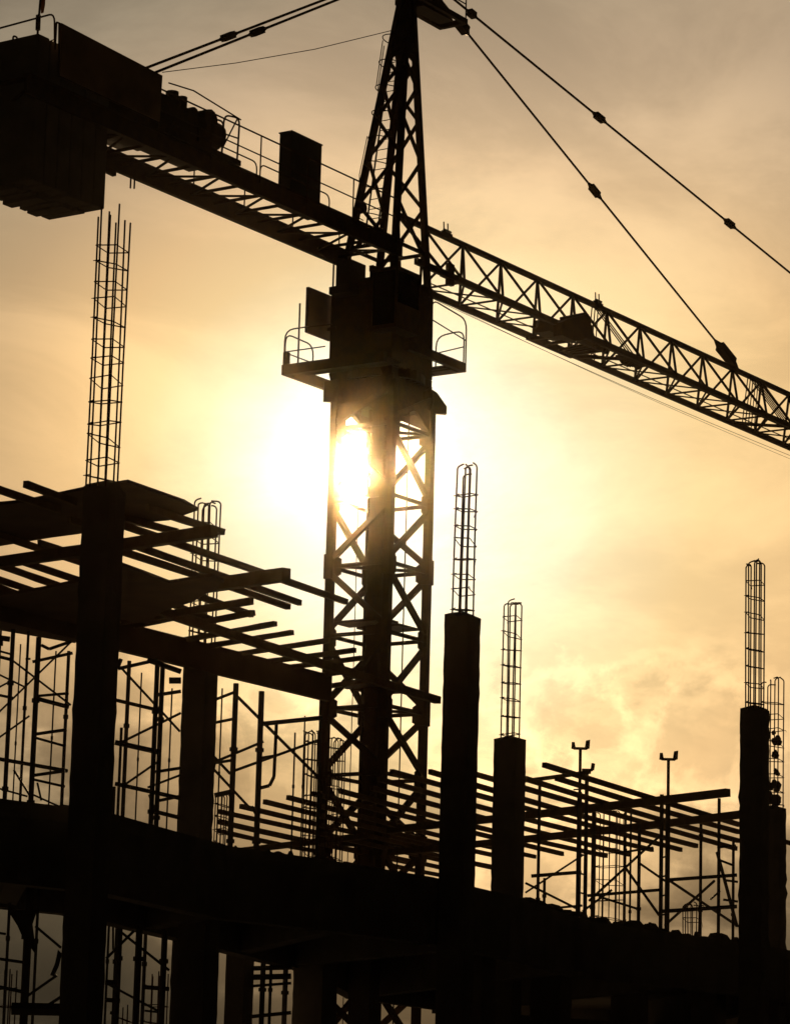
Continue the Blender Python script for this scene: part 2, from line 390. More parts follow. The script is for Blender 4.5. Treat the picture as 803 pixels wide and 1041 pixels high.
for i, (a, b) in enumerate(LJ):
    desc = ['at the far left rising into the sky', 'whose end sticks out above the plywood at the upper left', 'ending above the second column rebar', 'short one under the upper plywood',
            'longest one, reaching across to the crane mast', 'ending in open air above the thick bearer, outer one', 'ending in open air above the thick bearer, inner one',
            'left of the tall column, uppermost under the plywood', 'left of the tall column in the middle of the bay', 'left of the tall column crossing the gap', 'left of the tall column near the picture edge', 'lowest stub left of the tall column',
            'meeting a cross timber in a pointed corner', 'short one crossing the light gap right of the tall column', 'short one beside the tall column', 'hidden short one behind the upper plywood edge'][i]
    timber(a, b, DECK+.06, .085, .10, 'timber_joist', 'left deck joist, ' + desc, 'timber joist', GL)
GB = 'thick timber bearers of the left deck'
for p0, p1, wd, ht, lab in (((-40,577),(218,540),.14,.17,'thick upper timber bearer ending beside the second column rebar'),
                            ((-40,630),(291,584),.20,.20,'thickest timber bearer with a square end pointing at the crane mast'),
                            ((60,640),(256,611),.10,.12,'timber bearer closing the corner below the thickest one')) :
    timber(p0, p1, DECK-.10 if 'closing' not in lab else DECK-.08, wd, ht, 'timber_bearer', lab, 'timber bearer', GB)
timber((200,634),(257,623), DECK-.04, .09, .10, 'timber_joist', 'short cross timber forming a pointed corner with a joist right of the second column', 'timber joist', GL)
# long lower members running to the mast
timber((150,617),(445,712), DECK-.12, .14, .15, 'timber_bearer', 'long timber bearer whose end pokes out right of the crane mast', 'timber bearer', GB)
for i, (a, b) in enumerate((((180,652),(280,634)),((190,660),(297,643)),((215,669),(335,651)),((232,677),(361,661)),((270,681),(368,669)),((300,690),(372,680)),((320,700),(372,692)),((120,640),(178,628)),((125,628),(150,622)))):
    timber(a, b, DECK-.02, .08, .09, 'timber_joist', ('topmost','second','third','fourth','fifth','sixth','lowest','leftmost upper','leftmost small')[i]+' short cross timber in the fan left of the crane mast', 'timber joist', 'short cross timbers left of the crane mast')
# deep edge form
a0 = H(-40, 607, DECK-.25); a1 = H(334, 700, DECK-.25)
e = MB(); e.bar(a0, a1, .16, .50); e.build('form_panel', PLY, None, .01)
tag(COL.objects[-1], 'deep timber edge form running under the whole left deck', 'formwork panel')
def sheet(pts, h, lab, t=.04):
    o = MB(); o.slab([H(x, y, h).xy for x, y in pts], h, h+t); ob = o.build('plywood_sheet', PLY)
    tag(ob, lab, 'plywood sheet', 'plywood sheets on the left deck')
sheet(((-40,517),(25,511),(86,498),(130,491),(187,511),(201,519),(172,529),(130,533),(80,543),(50,547),(-40,562)), DECK+.12, 'upper plywood sheet around the tall column at deck level', .05)
sheet(((-40,612),(40,600),(78,592),(124,575),(146,583),(172,593),(216,586),(228,592),(196,612),(165,622),(150,634),(122,630),(76,654),(0,641),(-40,640)), DECK-.25, 'lower plywood sheet between the tall column and the thickest bearer', .05)
sheet(((120,648),(200,634),(225,643),(330,676),(372,700),(340,708),(240,690),(180,678),(118,664)), DECK-.60 if 0 else DECK-.31, 'plywood strip beside the deep edge form left of the mast', .04) if 0 else None

# right / rear deck
HR = 9.15
GR = 'timber joists of the rear deck'
XS = ((553,751),(566,751),(534,750),(480,748),(437,708),(398,692),(385,663),(378,640),(345,616),(317,572),(293,544),(269,505),(245,480),(222,450),(222,430))
RJ = []
for k, (xs, xe) in enumerate(XS):
    y5 = 780+9.7*min(k, 8)+8.3*max(0, k-8); g_ = (VPA[1]-y5)/(VPA[0]-560)
    RJ.append((xs, y5+g_*(xs-560), xe))
RJ += [(222,836,360),(222,845,330),(395,850,470),(410,862,500),(370,866,449),(372,874,448),(350,878,452),(472,876,512)]
for i, (x, y, x1) in enumerate(RJ):
    b = toA(x, y, x1); b = (b[0], b[1]+.004*(x1-x)*random.uniform(-1, 1))
    timber((x, y), b, HR+.06, .095, .11, 'timber_joist', ordinal(i)+' joist of the rear timber deck counting down from its upper right edge', 'timber joist', GR)
GS = 'timber bearers of the rear deck'
timber((395,844),(740,806), HR-.07, .13, .17, 'timber_bearer', 'upper long timber bearer of the right deck with a free square end', 'timber bearer', GS)
timber((395,867),(756,828), HR-.07, .13, .17, 'timber_bearer', 'lower long timber bearer of the right deck running behind the rough column', 'timber bearer', GS)
timber((222,868),(372,850), HR-.07, .12, .15, 'timber_bearer', 'timber bearer under the rear joists left of the crane mast', 'timber bearer', GS)
timber((534,794),(600,785), HR+.16, .07, .08, 'timber_bearer', 'thin cross timber on top of the right deck joists near the left forked prop', 'timber bearer', GS)
timber((795,855),(860,874), HR, .09, .10, 'timber_joist', 'stub of timber poking out right of the far right column', 'timber joist', GR)

# ------------------------------------------------------------------ scaffolds
def scaffold(name, label, cat, group, stds, segs, base=SLAB, r=.028, extra=None):
    """stds: (x, y_top, depth[, y_ref, radius]) vertical tubes down to base; segs: (x0,y0,x1,y1,depth,radius,kind)"""
    q0 = P(stds[0][0], stds[0][1], stds[0][2]); root = empty(name, (q0.x, q0.y, base)); tag(root, label, cat, group)
    for s_ in stds:
        x, y, Y = s_[:3]; rr = s_[3] if len(s_) > 3 else r
        q = P(x, y, Y); m = MB()
        if base < 1: q.z = 5.765
        m.tube((q.x, q.y, base+.004), q, rr, 8)
        m.box((q.x-.07, q.y-.07, base+.005), (.14,0,0), (0,.14,0), (0,0,.012))
        zc = base+1.0
        while zc < q.z-.3: m.tube((q.x, q.y, zc), (q.x, q.y, zc+.07), rr*1.5, 8); zc += 1.7
        m.build('standard', SCAF, root)
    for s_ in segs:
        x0, y0, x1, y1, Y = s_[:5]; rr = s_[5] if len(s_) > 5 else r*.8
        k = 'cross_brace' if abs(y1-y0) > .45*abs(x1-x0) else 'ledger'
        MB().tube(P(x0, y0, Y), P(x1, y1, Y+(s_[6] if len(s_) > 6 else 0)), rr, 6).build(k, SCAF, root)
    return root
GSC = 'shoring scaffolds under the timber decks'
scaffold('scaffold_tower', 'dark tube scaffold tower left of the tall column at the picture edge', 'scaffold', GSC,
    [(39.5,648,52,.045),(29,642,53,.024),(13.5,640,50,.036),(70,662,54,.030),(1,640,55,.02),(57,662,57,.015),(21,655,58,.014)],
    [(0,772,68,784,52,.035,1),(-20,767,4,773,52,.035),(33,673,74,664,52,.028),(35,708,70,705,52,.025),(36,710,70,719,52,.04),(33,747,68,742,52,.03),(35,750,67,759,52,.024),(31,789,66,784,52,.03),(31,792,66,800,52,.024),
     (-10,733,73,652,53,.018),(-5,753,30,728,53,.018),(12,671,72,717,53,.02),(-5,684,26,699,53,.018),(-5,701,12,692,53,.018),(-5,648,10,650,52,.05),(-10,654,3,654,52,.05),(-8,666,12,671,51,.03),(-5,706,14,710,51,.025),(-8,800,28,810,52,.018),(14,783,32,812,52,.02),(33,808,62,821,52,.018),(-8,660,14,666,52,.02),
     (26,670,31,670,52.5,.02),(38,796,42,814,52,.02),(42,656,50,660,53,.03),(50,660,73,652,53,.03)])
scaffold('scaffold_tower', 'dark tube scaffold tower framed between the tall column and the second column', 'scaffold', GSC,
    [(160,676,53,.042),(165.5,676,54,.042),(131.5,672,55,.036),(123.5,740,55,.026),(116,800,54,.03),(144,684,60,.015),(175,700,60,.016)],
    [(118,712,160,722,54,.035,0),(117,755,162,765,54,.05),(117,797,184,812,54,.04),(120,680,160,671,54,.034),(150,671,184,683,54,.05),(158,707,184,703,54,.034),(158,785,184,781,54,.03),(158,815,182,810,54,.03),(160,826,184,832,54,.04),
     (124,680,183,744,54,.024),(121,756,184,725,54,.024),(124,800,160,775,54,.022),(150,801,184,788,54,.022),(159,706,166,706,54,.03),(172,692,184,692,54,.06),(152,808,159,830,54,.03),(120,678,123,670,54,.04)])
scaffold('scaffold_tower', 'open tube scaffold tower with a curved gate frame between the second column and the mast', 'scaffold', GSC,
    [(240,695,58,.052),(266,703,58,.054),(217,700,58,.03),(326,727,60,.03),(226,700,62,.016),(300,745,64,.018),(310,728,64,.016)],
    [(267,736,326,730,58,.05,2),(218,735,238,731,58,.03),(218,776,237,773,58,.03),(218,809,236,805,58,.05),(265,771,278,769,58,.032),
     (281,737,278.5,790,58,.036),(278.5,790,274,799,58,.036),(274,799,264,801.5,58,.036),
     (242,709,323,790,58,.03,2),(217,782,256,824,58,.028),(235,785,323,753,58,.028,2),(218,775,268,754,58,.028),(218,770,234,787,58,.03),(220,711,238,704,58,.03),(256,820,262,832,58,.03)])
# right hand scaffold
scaffold('scaffold_tower', 'slim tube scaffold under the right deck between the forked props', 'scaffold', GSC,
    [(650,838,72,.04),(641.5,820,73,.025),(603.5,826,72,.045),(636,826,76,.03)],
    [(597,911,672,905,72,.04),(540,891,591,887,71,.045),(548,925,592,921,71,.03),(609,912,650,925,72,.03),
     (599,916,672,849,72,.03,2),(634,880,670,931,72,.035),(650,878,676,896,72,.03),(534,908,592,870,71,.025),(534,898,588,925,71,.03),(592,927,622,905,72,.03),(626,868,664,862,72,.03)])
scaffold('scaffold_tower', 'tube scaffold with leaning ladder frame beside the rough right column', 'scaffold', GSC,
    [(731,812,72,.038),(745.5,852,73,.034),(712.5,838,72,.036),(553.5,893,69,.032),(548.7,795,70,.036)],
    [(678,895,749,890,72,.045),(672,927,749,922,72,.05),(681,896,750,942,72,.032,2),(726,896,676,941,72,.032,2),(729,867,749,942,72,.045,1),
     (732,875,745,880,72,.03),(735,895,750,897,72,.03),(729,862,748,860,72,.03),(735,915,750,917,72,.03),(732,906,722,915,72,.025)])
def forked_prop(x, y, Y, x2, y2, label, x3=None):
    """steel prop with a U-shaped fork head, ladder frame beside it"""
    q = P(x, y, Y); root = empty('forked_prop', (q.x, q.y, SLAB)); tag(root, label, 'forked prop', 'forked steel props of the right deck')
    m = MB(); m.tube((q.x, q.y, SLAB+.004), (q.x, q.y, q.z-1.1), .055, 8); m.box((q.x-.1, q.y-.1, SLAB+.005), (.2,0,0), (0,.2,0), (0,0,.015)); m.build('standard', SCAF, root)
    m = MB(); m.tube((q.x, q.y, q.z-1.15), (q.x, q.y, q.z-.16), .034, 8); m.tube((q.x-.14, q.y, q.z-1.05), (q.x+.14, q.y, q.z-1.02), .018, 6); m.build('screw_jack', SCAF, root)
    m = MB(); zf = q.z-.16
    m.box((q.x-.15, q.y-.05, zf), (.30,0,.0), (0,.1,0), (0,0,.05))
    m.hexa([(q.x-.20,q.y-.05,zf+.02),(q.x-.10,q.y-.05,zf+.0),(q.x-.10,q.y+.05,zf+.0),(q.x-.20,q.y+.05,zf+.02),(q.x-.19,q.y-.05,zf+.16),(q.x-.13,q.y-.05,zf+.16),(q.x-.13,q.y+.05,zf+.16),(q.x-.19,q.y+.05,zf+.16)])
    m.hexa([(q.x+.09,q.y-.05,zf+.0),(q.x+.20,q.y-.05,zf+.03),(q.x+.20,q.y+.05,zf+.03),(q.x+.09,q.y+.05,zf+.0),(q.x+.12,q.y-.05,zf+.2),(q.x+.21,q.y-.05,zf+.22),(q.x+.21,q.y+.05,zf+.22),(q.x+.12,q.y+.05,zf+.2)])
    m.build('fork_head', SCAF, root)
    p = P(x2, y2, Y+.5); m = MB(); m.tube((p.x, p.y, SLAB+.004), p, .045, 8); m.build('standard', SCAF, root)
    r_ = MB(); z = SLAB+.3
    while z < p.z-.1: r_.tube((q.x, q.y, z), (p.x, p.y, z), .02, 6); z += .42
    r_.build('ladder_rung', SCAF, root)
forked_prop(590, 755, 69, 596.5, 790, 'tall forked steel prop standing clear above the right deck, the left of the two')
forked_prop(679.5, 766, 69, 672.7, 808, 'tall forked steel prop in the middle of the right deck, nearer the rough column')
# small second fork on the left prop's neighbour
q = P(597, 783, 69.5); m = MB(); m.tube((q.x, q.y, q.z-.6), q, .03, 8); m.bar(q-Vector((.12,0,0)), q+Vector((.12,0,0)), .08, .05); m.bar(q+Vector((.11,0,0)), q+Vector((.13,0,.15)), .08, .05)
tag(m.build('fork_head', SCAF), 'small low forked head just right of the left tall prop', 'fork head')
# ground floor scaffolds seen under the slab
GU = 'scaffold towers on the ground under the slab'
scaffold('scaffold_tower', 'scaffold under the slab at the lower left with torn cloth hanging in it', 'scaffold', GU,
    [(27,975,45.5,.06),(7,975,46,.022),(36,975,46.5,.022)],
    [(-10,974,25,979,45.5,.025),(-8,948,6,950,45.5,.02),(36,942,62,964,45.5,.022),(28,1013,58,992,45.5,.022),(-5,1003,24,1009,45.5,.03),(12,1026,62,1027,45.5,.10),(48,1023,62,1014,45.5,.025),(14,1026,26,1018,45.5,.025)], base=0.)
scaffold('scaffold_tower', 'scaffold under the slab between the two left columns in the bottom opening', 'scaffold', GU,
    [(121,975,50.5,.04),(140.5,975,50.5,.055),(166.5,975,51,.05),(117,1005,51.5,.04),(108,1005,51.5,.02),(146,1000,52,.03)],
    [(107,999,120,1000,50.5,.05),(107,1017,122,1018,50.5,.04),(123,948,172,987,50.5,.025),(108,975,136,947,50.5,.025),(108,1000,160,1028,50.5,.02,2),(146,1004,172,1006,51.5,.04),(115,943,115,966,51,.02),(147,1028,165,1030,51.5,.02),(112,1030,120,1032,51.5,.03)], base=0.)
scaffold('scaffold_tower', 'scaffold under the slab in the third bottom opening from the left', 'scaffold', GU,
    [(267,1000,60,.05),(275,1000,60,.03),(290,1000,61,.05)],
    [(256,985,296,984,60,.05),(256,994,296,993,60,.06),(256,1003,296,1000,60,.03),(256,1034,296,1030,60,.04)], base=0.)
def rag(x, y, Y, pts, label):
    m = MB(); m.plate([P(x+a, y+b, Y) for a, b in pts], (.1, 1, 0), .02)
    tag(m.build('torn_cloth', CLOTH), label, 'cloth', 'torn cloths hanging under the slab')
rag(0, 920, 45.2, ((8,6),(18,22),(25,38),(26,66),(31,60),(30,42),(37,52),(35,36),(33,20),(38,5)), 'ragged torn cloth draped round the thick standard at the lower left')
rag(0, 920, 45.2, ((59,46),(56,60),(51,72),(55,73),(60,62),(63,50)), 'small dark rag hanging from a brace beside the tall column bottom')
def gcage(x, Y, half, ytop, label):
    q = P(x, 1010, Y); o = cage((q.x, q.y), half, .004, P(x, ytop, Y).z, None, .34, 6, .0, .013, .1)
    tag(o, label, 'rebar cage', 'rebar cages under the slab')
gcage(7, 56, .12, 985, 'rebar cage under the slab at the lower left corner'); gcage(158, 62, .18, 988, 'rebar cage under the slab in the opening between the two left columns'); gcage(128, 64, .12, 1022, 'low rebar cage under the slab just right of the tall column')

# ------------------------------------------------------------------ tower crane
AX = P(389, 440, 84.0); AX = Vector((AX.x, AX.y, 0))
JA = math.radians(34)
u = Vector((math.sin(JA), math.cos(JA), 0)); v = Vector((math.cos(JA), -math.sin(JA), 0)); Z = Vector((0, 0, 1))
def K(s_, l_, z_): return AX+u*s_+v*l_+Z*z_
def HIT(x, y, lat):                 # photograph ray on the vertical plane along the jib
    d = ray(x, y); o = CAM-AX-v*lat; t = -o.dot(v)/d.dot(v); q = CAM+d*t
    return q
def cs(x, y, lat): q = HIT(x, y, lat); return (q-AX).dot(u), q.z
cr = empty('tower_crane', AX)
tag(cr, 'tall dark lattice tower crane standing over the building with the sun behind its mast', 'tower crane')

# mast
HM = .945
mast = MB()
corner = [(-1,-1),(1,-1),(1,1),(-1,1)]
lv = [P(389, y, 84).z for y in (395, 438, 510, 578, 648, 722, 790, 860, 930, 1000)]
st_ = lv[-2]-lv[-1]
while lv[-1] > 1: lv.append(max(.3, lv[-1]-st_))
mp = empty('mast', (0, 0, 0)); mp.parent = cr
for (a, b) in corner:
    m = MB(); m.bar(K(a*HM, b*HM, .3), K(a*HM, b*HM, 21.9), .20)
    for z in lv[3:-1:2]:
        m.bar(K(a*HM, b*HM, z-.38), K(a*HM, b*HM, z+.30), .27)
    m.build('mast_leg', STEEL, mp, .01)
lac = MB(); gus = MB()
for i in range(1, len(lv)):
    z1, z0 = lv[i-1], lv[i]
    for k in range(4):
        a, b = corner[k], corner[(k+1) % 4]
        A = K(a[0]*HM, a[1]*HM, 0); B = K(b[0]*HM, b[1]*HM, 0); nrm = (B-A).normalized().cross(Z)
        lac.bar(A+Z*(z0-.04), B+Z*(z0-.04), .07, .10)
        if i % 2: A, B = B, A
        lac.bar(A+Z*(z0+.12), B+Z*(z1-.22), .12, .15)
        for q, zz, d in ((A, z0+.05, B-A), (B, z1-.15, A-B)):
            d = d.normalized()
            lac.plate([q+Z*(zz-.28), q+Z*(zz+.30), q+d*.36+Z*(zz+.10), q+d*.36+Z*(zz-.12)], nrm, .03)
    if i % 2: lac.bar(K(-HM, -HM, z0-.02), K(HM, HM, z0-.02), .06, .08)
lac.build('lacing', STEEL, mp)
ld = MB()
for l_ in (-.22, .22): ld.bar(K(-.15, l_-.1, .5), K(-.15, l_-.1, 21.8), .06)
z = .6
while z < 21.7: ld.tube(K(-.15, -.32, z), K(-.15, .12, z), .02, 6); z += .3
ld.build('ladder', STEEL, mp)
m = MB(); m.box(K(-.22, -.20, .5), u*.46, v*.40, Z*21.0); m.build('cable_duct', STEEL, mp)
cb = MB()
cb.path([K(.35, .62, 21.5), K(.36, .60, 15), K(.35, .62, 2)], .022, 6); cb.path([K(-.3, -.55, 21.5), K(-.32, -.52, 15), K(-.3, -.55, 2)], .014, 6)
cb.build('power_cable', STEEL, mp)
fb = MB(); fb.box(K(-1.6, -1.6, -.02), u*3.2, v*3.2, Z*.5); fb.build('foundation', CONC, mp)
for y, w_ in ((637, .9), (700, .7)):       # rest landings
    zz = P(389, y, 84).z; rp = MB(); rp.box(K(-.85, -.85, zz), u*.75, v*1.6, Z*.07); rp.box(K(-.12, -.6, zz-.05), u*.98, v*1.4, Z*.06)
    rp.build('rest_platform', STEEL, mp)

# slewing part
sp = empty('slewing_frame', (0, 0, 0)); sp.parent = cr
co = -.20
m = MB()
m.hexa([K(-.80, co-.80, 21.35), K(.95, co-.80, 21.35), K(.95, co+1.1, 21.35), K(-.80, co+1.1, 21.35), K(-.99, co-.99, 22.3), K(1.05, co-.99, 22.3), K(1.05, co+1.1, 22.3), K(-.99, co+1.1, 22.3)])
m.hexa([K(-.99, co-.99, 22.302), K(1.05, co-.99, 22.302), K(1.05, co+1.1, 22.302), K(-.99, co+1.1, 22.302), K(-.98, co-.98, 24.72), K(1.0, co-.7, 24.4), K(1.0, co+1.1, 24.9), K(-.98, co+1.1, 24.9)])
m.build('turntable_housing', STEEL, sp, .03)
m = MB()
for i in range(24):
    t = i*math.pi/12; m.tube(K(.02+math.cos(t)*.98, .0+math.sin(t)*.98, 22.02), K(.02+math.cos(t)*.98, math.sin(t)*.98, 22.34), .06, 6)
m.tube(K(0, 0, 22.05), K(0, 0, 22.28), 1.12, 28); m.build('slewing_ring', STEEL, sp)
m = MB()   # collar with eye plates at the outer legs, taper between the legs
dg = (u+v).normalized(); pn = (u-v).normalized()
L0 = AX-dg*1.33; R_ = AX+dg*1.33
m.plate([L0+Z*22.1, L0-dg*.34+Z*22.0, L0-dg*.34+Z*21.46, L0-dg*.04+Z*21.46, L0-dg*.02+Z*21.25, L0+dg*.25+Z*21.2, L0+dg*.30+Z*22.0], pn, .14)
m.plate([R_-dg*.25+Z*22.15, R_+dg*.15+Z*21.92, R_+dg*.43+Z*21.55, R_+dg*.43+Z*21.34, R_-dg*.35+Z*21.34], pn, .14)
for k in range(4):
    a, b = corner[k], corner[(k+1) % 4]
    A = K(a[0]*HM, a[1]*HM, 0); B = K(b[0]*HM, b[1]*HM, 0); d = (B-A).normalized()
    m.plate([A+Z*21.4, B+Z*21.4, B+Z*20.72, B-d*.75+Z*21.22, A+d*.75+Z*21.22, A+Z*20.72], d.cross(Z), .06)
m.build('climbing_collar', STEEL, sp)
# deck with rails
def deckpart(): 
    d_ = empty('service_platform', (0, 0, 0)); d_.parent = cr; return d_
zp = 22.42
pl = deckpart()
m = MB()
m.box(K(-2.02, -2.02, zp-.30), u*3.3, v*.16, Z*.28); m.box(K(-1.2, 1.46, zp+.17), u*2.8, v*.16, Z*.24)
m.box(K(-2.02, -1.86, zp-.30), u*.16, v*3.2, Z*.28); m.box(K(1.5, -1.5, zp+.17), u*.16, v*3.1, Z*.24)
for i in range(9): m.box(K(-1.86+i*.1, -1.86, zp-.12), u*.07, v*3.1, Z*.04)
m.box(K(.95, -.6, zp+.16), u*.09, v*2.0, Z*.05); m.box(K(1.12, .75, zp+.14), u*.3, v*.7, Z*.05)
m.box(K(-2.0, -2.0, zp-.02), u*.14, v*.14, Z*.36)
m.build('platform_deck', STEEL, pl)
def arch(pts, corner_r=.25):
    out = [pts[0]]
    for i in range(1, len(pts)-1):
        a, b, c_ = pts[i-1], pts[i], pts[i+1]; r1 = min(corner_r, (b-a).length/2, (c_-b).length/2)
        p = b+(a-b).normalized()*r1; q = b+(c_-b).normalized()*r1
        for t in (0, .25, .5, .75, 1): out.append(p*(1-t)**2+b*2*t*(1-t)+q*t*t)
    out.append(pts[-1]); return out
R3 = .022; zr = zp+.40
rl = MB()                           # right rails: hoop along the jib and hoop across its end
rl.path(arch([K(-.15, 1.60, zr-.1), K(-.15, 1.60, zr+1.42), K(1.62, 1.60, zr+1.26), K(1.62, 1.60, zr)], .3), R3)
rl.tube(K(-.15, 1.60, zr+.86), K(1.62, 1.60, zr+.66), R3*.8); rl.build('handrail', STEEL, pl)
rl = MB(); rl.path(arch([K(1.64, 1.52, zr), K(1.64, 1.52, zr+.98), K(1.64, .60, zr+.90), K(1.64, .60, zr-.2)], .3), R3)
rl.tube(K(1.64, 1.52, zr+.5), K(1.64, .60, zr+.42), R3*.8); rl.build('handrail', STEEL, pl)
zr = zp-.02
rl = MB(); rl.path(arch([K(-2.0, -1.96, zr), K(-2.0, -1.96, zr+.98), K(-2.0, -1.1, zr+.98), K(-2.0, -.4, zr+.95)], .3), R3)
rl.tube(K(-2.0, -1.96, zr+.36), K(-2.0, -.6, zr+.36), R3*.8); rl.build('handrail', STEEL, pl)
rl = MB(); rl.path(arch([K(-1.94, -1.98, zr), K(-1.94, -1.98, zr+.9), K(-.62, -1.98, zr+.86), K(-.62, -1.98, zr)], .3), R3)
rl.tube(K(-1.94, -1.98, zr+.36), K(-.62, -1.98, zr+.36), R3*.8); rl.tube(K(-1.32, -1.98, zr-.1), K(-1.32, -1.98, zr+1.9), R3*1.3)
rl.build('handrail', STEEL, pl)
# operator's cab and housings above
cabr = empty('operator_cab', (0, 0, 0)); cabr.parent = cr
m = MB(); m.box(K(-1.5, .45, 23.2), u*1.2, v*.9, Z*.10); m.box(K(-1.5, .45, 24.8), u*1.2, v*.9, Z*.10); m.box(K(-.36, .45, 23.3), u*.06, v*.9, Z*1.5)
m.box(K(-1.5, .45, 23.3), u*1.14, v*.05, Z*1.5); m.box(K(-1.5, 1.29, 23.3), u*.06, v*.06, Z*1.5); m.box(K(-1.5, .50, 23.3), u*.06, v*.06, Z*1.5); m.box(K(-1.44, 1.29, 23.3), u*1.08, v*.05, Z*.6); m.build('cab_shell', STEEL, cabr)
m = MB(); m.box(K(-1.49, .57, 23.31), u*.02, v*.71, Z*1.48); m.build('window', GLASS, cabr)
m = MB(); m.box(K(-1.43, 1.30, 23.91), u*1.06, v*.02, Z*.88); m.build('window', GLASS, cabr)
m = MB(); m.box(K(-1.92, -1.36, 23.26), u*1.12, v*.10, Z*1.28); m.box(K(-1.0, -1.26, 23.5), u*.08, v*.3, Z*.1); m.build('side_panel', STEEL, sp, .01)
m = MB(); m.box(K(-1.35, -.78, 24.62), u*.72, v*.5, Z*.72); m.box(K(-.9, -.9, 24.55), u*.7, v*1.1, Z*.35); m.tube(K(-1.38, -.84, 24.5), K(-1.38, -.84, 25.32), .03, 6)
m.box(K(-1.42, -.95, 24.4), u*.9, v*.7, Z*.215); m.build('equipment_box', CABP, sp, .02)

# cathead (A-frame)
cp = empty('cathead', (0, 0, 0)); cp.parent = cr
def CH(z, a, b):
    t = (z-26.28)/(33.2-26.28); hs = .725+(.13-.725)*t; uc = .03+(.59-.03)*t
    return K(uc+a*hs, b*hs, z)
for (a, b) in corner:
    m = MB(); m.bar(CH(24.6, a, b), CH(33.9, a, b), .165); m.build('cathead_leg', STEEL, cp, .01)
m = MB(); zs = [25.6, 27.15, 28.55, 29.75, 30.75, 31.5, 32.1]
for i, (z0, z1) in enumerate(zip(zs[:-1], zs[1:])):
    for k in range(4):
        a, b = corner[k], corner[(k+1) % 4]
        if i % 2: a, b = b, a
        m.bar(CH(z0, *a), CH(z1, *b), .07, .09)
        if i == 0: m.bar(CH(z0+.25, *a), CH(z0+.25, *b), .07, .09)
m.build('lacing', STEEL, cp)
m = MB()
m.hexa([CH(31.75, -1, -1), CH(31.75, 1, -1), CH(31.75, 1, 1), CH(31.75, -1, 1), CH(34.0, -1, -1), CH(34.0, 1, -1), CH(34.0, 1, 1), CH(34.0, -1, 1)])
m.hexa([CH(30.2, -.2, -.2), CH(30.2, .2, -.2), CH(30.2, .2, .2), CH(30.2, -.2, .2), CH(31.74, -.5, -.5), CH(31.74, .5, -.5), CH(31.74, .5, .5), CH(31.74, -.5, .5)])
m.build('head_plate', STEEL, cp)
m = MB()   # caged ladder on the back of the head
for l_ in (-.2, .2): m.tube(CH(25.8, -1.15, 0)+v*l_, CH(32.3, -1.25, 0)+v*l_, .028, 6)
z = 26.
while z < 32.2: m.tube(CH(z, -1.15, 0)-v*.2, CH(z, -1.15, 0)+v*.2, .015, 5); z += .3
z = 26.6
while z < 32.2:
    c0 = CH(z, -1.15, 0); pts = [c0+v*.34*math.cos(t)-u*.62*math.sin(t) for t in [i*math.pi/10 for i in range(11)]]
    m.path(pts, .016, 5); z += .78
for t in (.3, 1.2, 1.9, 2.8):
    m.tube(CH(30.5, -1.15, 0)+v*.34*math.cos(t)-u*.62*math.sin(t), CH(31.9, -1.15, 0)+v*.34*math.cos(t)-u*.62*math.sin(t), .014, 5)
m.build('ladder_cage', STEEL, cp)
m = MB(); m.tube(K(-.55, -.62, 27.05), K(-.55, -.47, 27.05), .17, 14); m.build('sheave', STEEL, cp)
m = MB(); m.tube(K(.12, .2, 25.6), K(.46, .1, 31.6), .01, 4); m.path([K(-.55, -.62, 27.0), K(-.62, -.6, 28.0), CH(29.2, -1.2, -1.25)], .012, 4); m.build('signal_cable', STEEL, cp)
m = MB()   # working platform at the top
ht = 33.36
m.box(K(.7, .37, ht), u*2.35, v*.12, Z*.16); m.box(K(.7, -.47, ht), u*2.35, v*.12, Z*.16); m.box(K(2.93, -.35, ht), u*.13, v*.72, Z*.16)
m.box(K(1.5, -.35, ht), u*.12, v*.72, Z*.14); m.box(K(2.25, -.35, ht+.02), u*.1, v*.72, Z*.1)
m.hexa([K(1.0,-.2,ht-.05), K(2.6,-.2,ht-.02), K(2.6,.3,ht-.02), K(1.0,.3,ht-.05), K(.8,-.2,ht+.8), K(1.9,-.2,ht+.5), K(1.9,.3,ht+.5), K(.8,.3,ht+.8)])
m.tube(K(3.03, .43, ht), K(3.03, .43, ht+1.1), .022, 6); m.path([K(3.03, .43, ht+.62), K(1.8, .43, ht+.62)], .02, 5); m.tube(K(3.03, -.43, ht), K(3.03, -.43, ht+1.1), .022, 6)
m.path([K(3.03, -.43, ht+1.1), K(3.03, .43, ht+1.1), K(.8, .43, ht+1.1)], .02, 5)
m.build('top_platform', STEEL, cp)

# jib
JB, JT, JW = 25.55, 27.02, .75
jb = empty('jib', (0, 0, 0)); jb.parent = cr
JE = 48.0
MB().bar(K(.4, 0, JT-.0), K(JE, 0, JT), .14, .14).build('upper_chord', STEEL, jb)
for sgn in (-1, 1): MB().bar(K(.3, sgn*JW, JB), K(JE, sgn*JW, JB), .13, .17).build('lower_chord', STEEL, jb)
m = MB(); fl = MB(); s0 = 2.04-2.06; n = 0
s_ = 1.75
nodes = [1.75+2.07*i for i in range(23)]
for a, b in zip(nodes[:-1], nodes[1:]):
    md = (a+b)/2
    for sg in (-1, 1):
        m.tube(K(a, 0, JT), K(md, sg*JW, JB), .042, 6); m.tube(K(b, 0, JT), K(md, sg*JW, JB), .042, 6)
    fl.tube(K(md, -JW, JB), K(md, JW, JB), .032, 6)
    if n: fl.tube(K(md, -JW, JB), K(md-2.07, JW, JB), .034, 6); fl.tube(K(md-2.07, -JW, JB), K(md, JW, JB), .024, 6)
    n += 1
m.tube(K(.45, 0, JT), K(1.75, JW, JB), .05, 6); m.tube(K(.45, 0, JT), K(1.75, -JW, JB), .05, 6)
